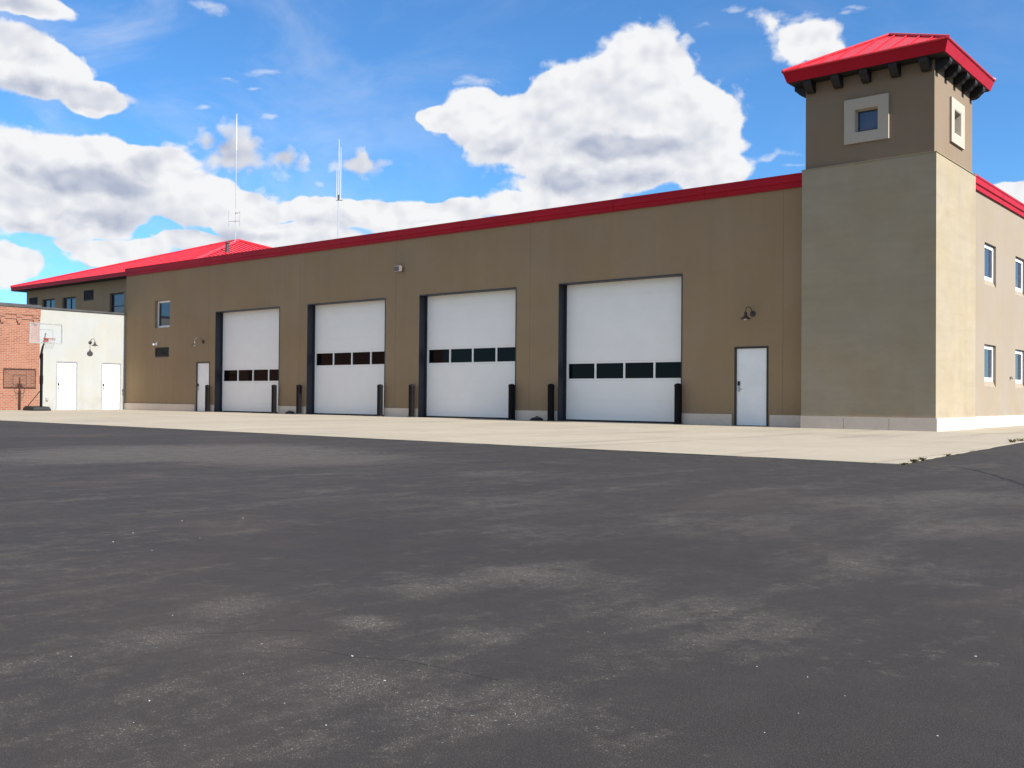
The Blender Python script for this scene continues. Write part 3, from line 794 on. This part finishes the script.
obj('net', mb, M['board_white'], rm)

# ================================================================== WEEDS AND PEBBLES
def weed_mesh(seed, n, h):
    rd = random.Random(seed); mb = MB()
    for k in range(n):
        a = rd.uniform(0, 6.28); l = h*rd.uniform(.5, 1.1); lean = rd.uniform(.4, 1.5); w = rd.uniform(.006, .014)
        d = Vector((math.cos(a), math.sin(a), 0)); sd = Vector((-d.y, d.x, 0)); b = d*rd.uniform(0, .04)
        p = [b, b+d*lean*l*.35+Vector((0, 0, l*.55)), b+d*lean*l*.8+Vector((0, 0, l*.75))]
        th = Vector((0, 0, .002))
        vs = [p[0]-sd*w*.5, p[0]+sd*w*.5, p[1]+sd*w, p[1]-sd*w, p[2]]
        mb.add(vs, [(0, 1, 2, 3), (3, 2, 4)])
    return mb
WD = [(-3.95, 12.33, .055, 'small dry weed tuft at the apron corner nearest the camera'),
      (-3.99, 12.80, .06, 'leafy weed tuft on the apron edge just behind the corner tuft'),
      (-4.09, 14.17, .035, 'lone low weed tuft midway along the right edge of the apron'),
      (-4.52, 19.45, .10, 'taller weed tuft far along the right edge of the apron'),
      (-4.57, 20.25, .09, 'farthest weed tuft along the right edge of the apron, at the frame edge'),
      (-3.90, 11.86, .03, 'tiny weed sprout right at the tip of the apron corner')]
for i, (x, y, h, lab) in enumerate(WD):
    mb = weed_mesh(i, 34, h)
    o_ = obj('weed_tuft', mb, M['weed']); o_.location = (x, y, GZ); tag(o_, lab, 'weed', 'weeds in the apron joint')
PB = [(-3.02, 1.89), (-2.25, 1.62), (-2.48, 1.85), (-2.17, 1.93), (-4.35, 2.61), (-4.97, 2.87), (-5.25, 3.34), (-1.96, 1.53), (-2.1, 1.22), (-4.55, 3.0), (-2.22, 1.33), (-5.09, 3.65), (-4.74, 2.63), (-4.54, 2.44), (-1.76, 1.49), (-2.76, 1.41), (-1.92, 1.82), (-1.49, 1.83), (-1.84, 2.62), (-1.79, 2.64), (-0.99, 2.09), (-1.1, 2.58), (-1.25, 2.59), (-0.99, 2.27), (-0.69, 2.32), (-0.96, 2.48), (-0.82, 3.11)]
p0 = None
for i, (x, y) in enumerate(PB):
    if p0 is None:
        bm = bmesh.new(); bmesh.ops.create_icosphere(bm, subdivisions=2, radius=1)
        for v in bm.verts: v.co *= random.uniform(.82, 1.15); v.co.z *= .6
        me = bpy.data.meshes.new('pebble'); bm.to_mesh(me); bm.free(); me.materials.append(M['pebble'])
        p0 = bpy.data.objects.new('pebble', me); C.objects.link(p0); o_ = p0
    else:
        o_ = p0.copy(); C.objects.link(o_)
    s = random.choice((.0028, .0020, .0016, .0014, .0012)) * (1.25 if i in (0, 2, 3) else 1) * math.sqrt(max(1, math.hypot(x, y)/3))
    o_.scale = (s*1.2, s, s); o_.rotation_euler = (0, 0, random.uniform(0, 6)); o_.location = (x, y, GZ+s*.4)
    tag(o_, 'tiny pale pebble lying loose on the dark asphalt', 'pebble', 'pale pebbles scattered on the asphalt')

# ================================================================== SKY AND SUN
EL, AZ = 39.0, 89.95        # sun elevation, azimuth clockwise from +y
EXPO = 1.15
w = bpy.data.worlds.new('World'); scene.world = w; w.use_nodes = True
w.cycles.sampling_method = 'NONE'   # smooth sky without a sun disc: plain hemisphere sampling is enough
nt = w.node_tree; g = G(nt); bg = nt.nodes['Background']
sky = g.n('ShaderNodeTexSky', sky_type='NISHITA'); sky.sun_disc = False
sky.sun_elevation = R(EL); sky.sun_rotation = R(AZ); sky.air_density = 1.0; sky.dust_density = .2; sky.ozone_density = 2.5; sky.altitude = 900
SKY_S = .070
dirv = g.n('ShaderNodeTexCoord').outputs['Generated']
dirv = g.v('NORMALIZE', dirv)
s3 = g.sep(dirv)
az = g.m('MULTIPLY', g.m('ARCTAN2', s3[0], s3[1]), 57.29578)
el = g.m('MULTIPLY', g.m('ARCSINE', s3[2]), 57.29578)
warp = g.v('SUBTRACT', g.noise(dirv, 16, 3, .55, col=True), (.5, .5, .5))
ws = g.v('SCALE', warp); ws.node.inputs['Scale'].default_value = 1.7
P0 = g.comb(az, el, 0.)
Pw = g.v('ADD', P0, ws)
CL = [(-39.15,15.01,4.67,2.56,1.00),(-34.60,15.84,4.81,3.27,1.00),(-32.08,17.87,3.25,2.57,1.00),(-41.43,15.52,3.13,1.91,1.00),(-29.28,15.02,3.42,3.05,1.00),(-43.71,15.37,1.85,1.02,1.00),(-34.58,13.01,6.50,1.95,1.00),(-36.27,11.77,3.98,1.42,1.00),(-28.71,12.72,2.86,1.60,1.00),(-36.88,16.76,3.07,1.95,1.00),(-23.35,18.90,1.79,1.30,1.00),(-22.46,18.19,0.88,0.67,1.00),(-65.29,19.27,2.70,0.70,1.00),(-64.79,16.25,3.27,1.72,1.00),(-62.29,15.25,2.19,1.16,1.00),(-66.09,17.11,2.01,1.40,1.00),(-64.72,11.63,4.43,2.08,1.00),(-60.37,10.86,3.73,1.85,1.00),(-62.11,12.23,2.82,1.51,1.00),(-63.76,9.71,5.68,2.02,1.00),(-56.80,10.48,3.37,1.79,1.00),(-59.38,12.27,2.66,1.18,1.00),(-66.04,6.56,1.82,1.31,1.00),(-60.58,7.62,3.01,0.87,1.00),(-63.26,7.82,0.89,0.35,1.00),(-49.82,10.20,4.59,0.96,1.00),(-45.92,10.22,3.86,0.97,1.00),(-51.45,8.77,5.07,1.07,1.00),(-42.81,10.40,2.78,0.81,1.00),(-38.83,10.78,2.79,0.86,1.00),(-54.69,9.97,2.65,1.60,1.00),(-43.65,9.50,4.44,0.87,1.00),(-56.77,8.20,2.92,0.71,1.00),(-13.12,10.57,1.53,0.58,1.00),(-55.16,13.22,2.00,1.50,0.32),(-54.60,13.70,1.20,1.00,0.30),(-52.40,12.90,1.30,0.80,0.28),(-47.96,12.95,1.35,0.80,0.32),(-47.90,13.40,0.80,0.80,0.26),(-23.90,19.30,1.60,1.10,0.45),(-22.30,18.30,1.30,0.90,0.50),(-25.20,20.00,1.00,0.60,0.25)]
SH = [(-62.29,15.25,2.52,0.88,0.90),(-65.70,15.27,2.30,0.67,0.55),(-65.26,16.66,1.85,0.47,0.35),(-62.34,11.10,3.39,1.01,0.90),(-59.63,12.10,1.41,1.03,0.85),(-65.41,11.21,1.84,0.69,0.60),(-61.34,9.24,3.19,0.67,0.60),(-65.38,8.57,1.84,0.40,0.35),(-55.16,13.22,2.38,1.56,0.95),(-52.53,12.86,1.62,0.95,0.90),(-47.96,13.03,1.78,1.07,0.90),(-33.06,13.80,4.95,0.80,0.90),(-36.73,12.21,2.39,1.09,0.90),(-32.32,12.27,3.37,0.76,0.55),(-40.28,13.72,2.85,0.65,0.35),(-50.37,9.63,4.94,0.65,0.45),(-54.68,8.74,3.18,0.43,0.50),(-65.76,19.15,2.30,0.46,0.60),(-62.28,6.90,2.42,0.31,0.50),(-22.30,17.83,1.30,0.60,0.40),(-44.50,9.82,2.83,0.39,0.35)]
THIN = [(-53.44,17.36,1.40,0.35,1.00),(-55.57,16.78,0.63,0.20,1.00),(-54.24,16.39,0.75,0.20,1.00),(-56.76,15.41,0.62,0.20,1.00),(-53.25,14.97,0.75,0.21,1.00),(-56.66,20.14,1.36,0.58,1.00),(-53.64,11.31,0.64,0.21,1.00),(-50.50,11.74,0.49,0.27,1.00),(-42.02,17.51,1.71,0.42,1.00),(-28.76,20.16,0.66,0.25,1.00),(-27.01,20.75,0.76,0.29,1.00),(-25.97,20.48,0.54,0.25,1.00),(-21.12,20.30,1.13,0.19,1.00),(-21.43,20.10,0.72,0.19,1.00),(-24.92,13.30,1.82,0.26,1.00),(-23.59,12.71,1.05,0.16,1.00),(-23.62,20.25,1.59,0.58,1.00)]
def blobs(lst, P, soft):
    acc = None
    for a, e, ra, re_, wgt in lst:
        L = g.v('LENGTH', g.v('MULTIPLY_ADD', P, (1/ra, 1/re_, 0), (-a/ra, -e/re_, 0)))
        if wgt < 1: L = g.m('MULTIPLY_ADD', L, wgt, 1-wgt)
        if acc is None: acc = L
        else:
            x = g.n('ShaderNodeMath', operation='SMOOTH_MIN'); g.put(x.inputs[0], acc); g.put(x.inputs[1], L); x.inputs[2].default_value = soft
            acc = x.outputs[0]
    return g.m('SUBTRACT', 1., acc)
macro = blobs(CL, Pw, .06)
# unseen clouds added round the rest of the sky for neutral ambient light
far = g.m('MAXIMUM', g.m('ABSOLUTE', g.m('MULTIPLY', g.m('ADD', az, 39.5), 1/31.)), g.m('MULTIPLY', el, 1/24.))
around = g.m('MULTIPLY', g.m('SUBTRACT', g.noise(g.v('MULTIPLY', dirv, (1, 1, 2.2)), 2.6, 3, .5), .475), 2.2)
around = g.m('SUBTRACT', around, g.ramp(far, 1.0, 1.15, 3, 0))
macro = g.m('MAXIMUM', macro, around)
def fb(v, det):
    # fractal noise plus rounded lumps with creases between them (cauliflower tops)
    n1 = g.noise(v, 24, det, .61)
    n2 = g.m('ABSOLUTE', g.m('SUBTRACT', g.noise(v, 38, 1.0, .5), .5))
    return g.m('ADD', g.m('MULTIPLY', n1, .80), g.m('MULTIPLY', n2, .55))
dv2 = g.v('MULTIPLY', dirv, (1, 1, 1.25))
h0 = fb(g.v('ADD', dv2, g.v('MULTIPLY', warp, (.02, .02, .02))), 6)
off = (.008, .003, .014)
h1 = fb(g.v('ADD', dv2, off), 2.)
h0s = fb(dv2, 2.)
dens = g.m('ADD', macro, g.m('MULTIPLY', g.m('SUBTRACT', h0, .475), 1.7))
dens = g.m('ADD', dens, g.ramp(macro, .12, .45, 0, .6))
alpha = g.ramp(dens, -.05, .28)
alpha = g.m('MULTIPLY', alpha, g.ramp(g.m('ADD', macro, .3), .0, .55, .3, 1.0))
relief = g.m('SUBTRACT', h1, h0s)           # >0: thicker towards the sun, i.e. shaded side of a billow
shade = g.ramp(g.m('ADD', blobs(SH, Pw, .12), g.m('MULTIPLY', g.m('SUBTRACT', h0, .47), 1.1)), -.06, .5)
# cloud standing between a point and the sun (up and to the right of it): soft grey flanks and bases
big = [t for t in CL if t[2] > 2.2]
over = blobs(big, g.v('ADD', P0, g.v('ADD', g.v('MULTIPLY', warp, (1.2, 1.2, 0)), (1.1, 1.5, 0))), .15)
over = g.ramp(g.m('ADD', over, g.m('MULTIPLY', g.m('SUBTRACT', h0, .47), 1.3)), -.1, .75)
sh = g.m('ADD', g.m('MULTIPLY', shade, .56), g.m('MULTIPLY', relief, 1.5))
sh = g.m('ADD', sh, g.m('MULTIPLY', over, .24))
sh = g.m('ADD', sh, g.m('MULTIPLY', g.ramp(dens, .5, 1.8), .06))
sh = g.m('ADD', sh, g.m('MULTIPLY', g.m('SUBTRACT', g.noise(dirv, 9, 3, .5), .5), .25), clamp=True)
# thin wisps, torn by a finer streaky noise
tn = g.noise(g.v('ADD', g.v('MULTIPLY', dirv, (1, 1, 2.0)), g.v('MULTIPLY', warp, (.03, .03, .03))), 44, 4, .62)
thin = g.m('ADD', blobs(THIN, Pw, .05), g.m('MULTIPLY', g.m('SUBTRACT', tn, .52), 2.6))
thin = g.m('MULTIPLY', g.ramp(thin, .05, 1.2), .5)
veil = g.m('MULTIPLY', g.ramp(g.noise(g.v('MULTIPLY', dirv, (1, 1, 1.8)), 5.5, 5, .6, .8), .42, .8), g.ramp(az, -38, -62, .10, .34))
alpha = g.m('MAXIMUM', alpha, g.m('MAXIMUM', thin, veil))
k_ = 1/2**EXPO
white = (.92*k_, .925*k_, .94*k_); grey = (.44*k_, .49*k_, .62*k_)
cc = g.mix(sh, white, grey)
sk = g.v('MULTIPLY', sky.outputs[0], (SKY_S*.52, SKY_S*.91, SKY_S*1.21))
# brighter, hazier near the horizon is in the Nishita model already
final = g.mix(alpha, sk, cc)
nt.links.new(final, bg.inputs['Color']); bg.inputs['Strength'].default_value = 1.0

sun = bpy.data.lights.new('sun', 'SUN'); sun.energy = 4.35; sun.angle = R(.53); sun.color = (1, .99, .968)
so = bpy.data.objects.new('sun', sun); C.objects.link(so)
sd = Vector((math.sin(R(AZ))*math.cos(R(EL)), math.cos(R(AZ))*math.cos(R(EL)), math.sin(R(EL))))
so.rotation_euler = sd.to_track_quat('Z', 'Y').to_euler(); so.location = (20, 10, 30)

# ================================================================== CAMERA
f_, pitch, roll, yaw, h_ = 1008.05, .0133, .0079, -.6892, .7263
r0 = Vector((math.cos(yaw), -math.sin(yaw), 0)); fw = Vector((math.sin(yaw), math.cos(yaw), 0)); up = Vector((0, 0, 1))
F = fw*math.cos(pitch)+up*math.sin(pitch); U = -fw*math.sin(pitch)+up*math.cos(pitch)
Rt = r0*math.cos(roll)+U*math.sin(roll); U2 = -r0*math.sin(roll)+U*math.cos(roll)
cam = bpy.data.cameras.new('camera'); co = bpy.data.objects.new('camera', cam); C.objects.link(co)
co.matrix_world = Matrix((( Rt.x, U2.x, -F.x, 0), (Rt.y, U2.y, -F.y, 0), (Rt.z, U2.z, -F.z, h_), (0, 0, 0, 1)))
cam.sensor_fit = 'HORIZONTAL'; cam.sensor_width = 36; cam.lens = f_*36/1024; cam.clip_start = .05; cam.clip_end = 9000
scene.camera = co
scene.render.resolution_x = 1024; scene.render.resolution_y = 768
scene.view_settings.view_transform = 'Standard'; scene.view_settings.look = 'None'
scene.view_settings.exposure = EXPO; scene.view_settings.gamma = 1; scene.view_settings.use_curve_mapping = False
scene.cycles.max_bounces = 6; scene.cycles.diffuse_bounces = 3
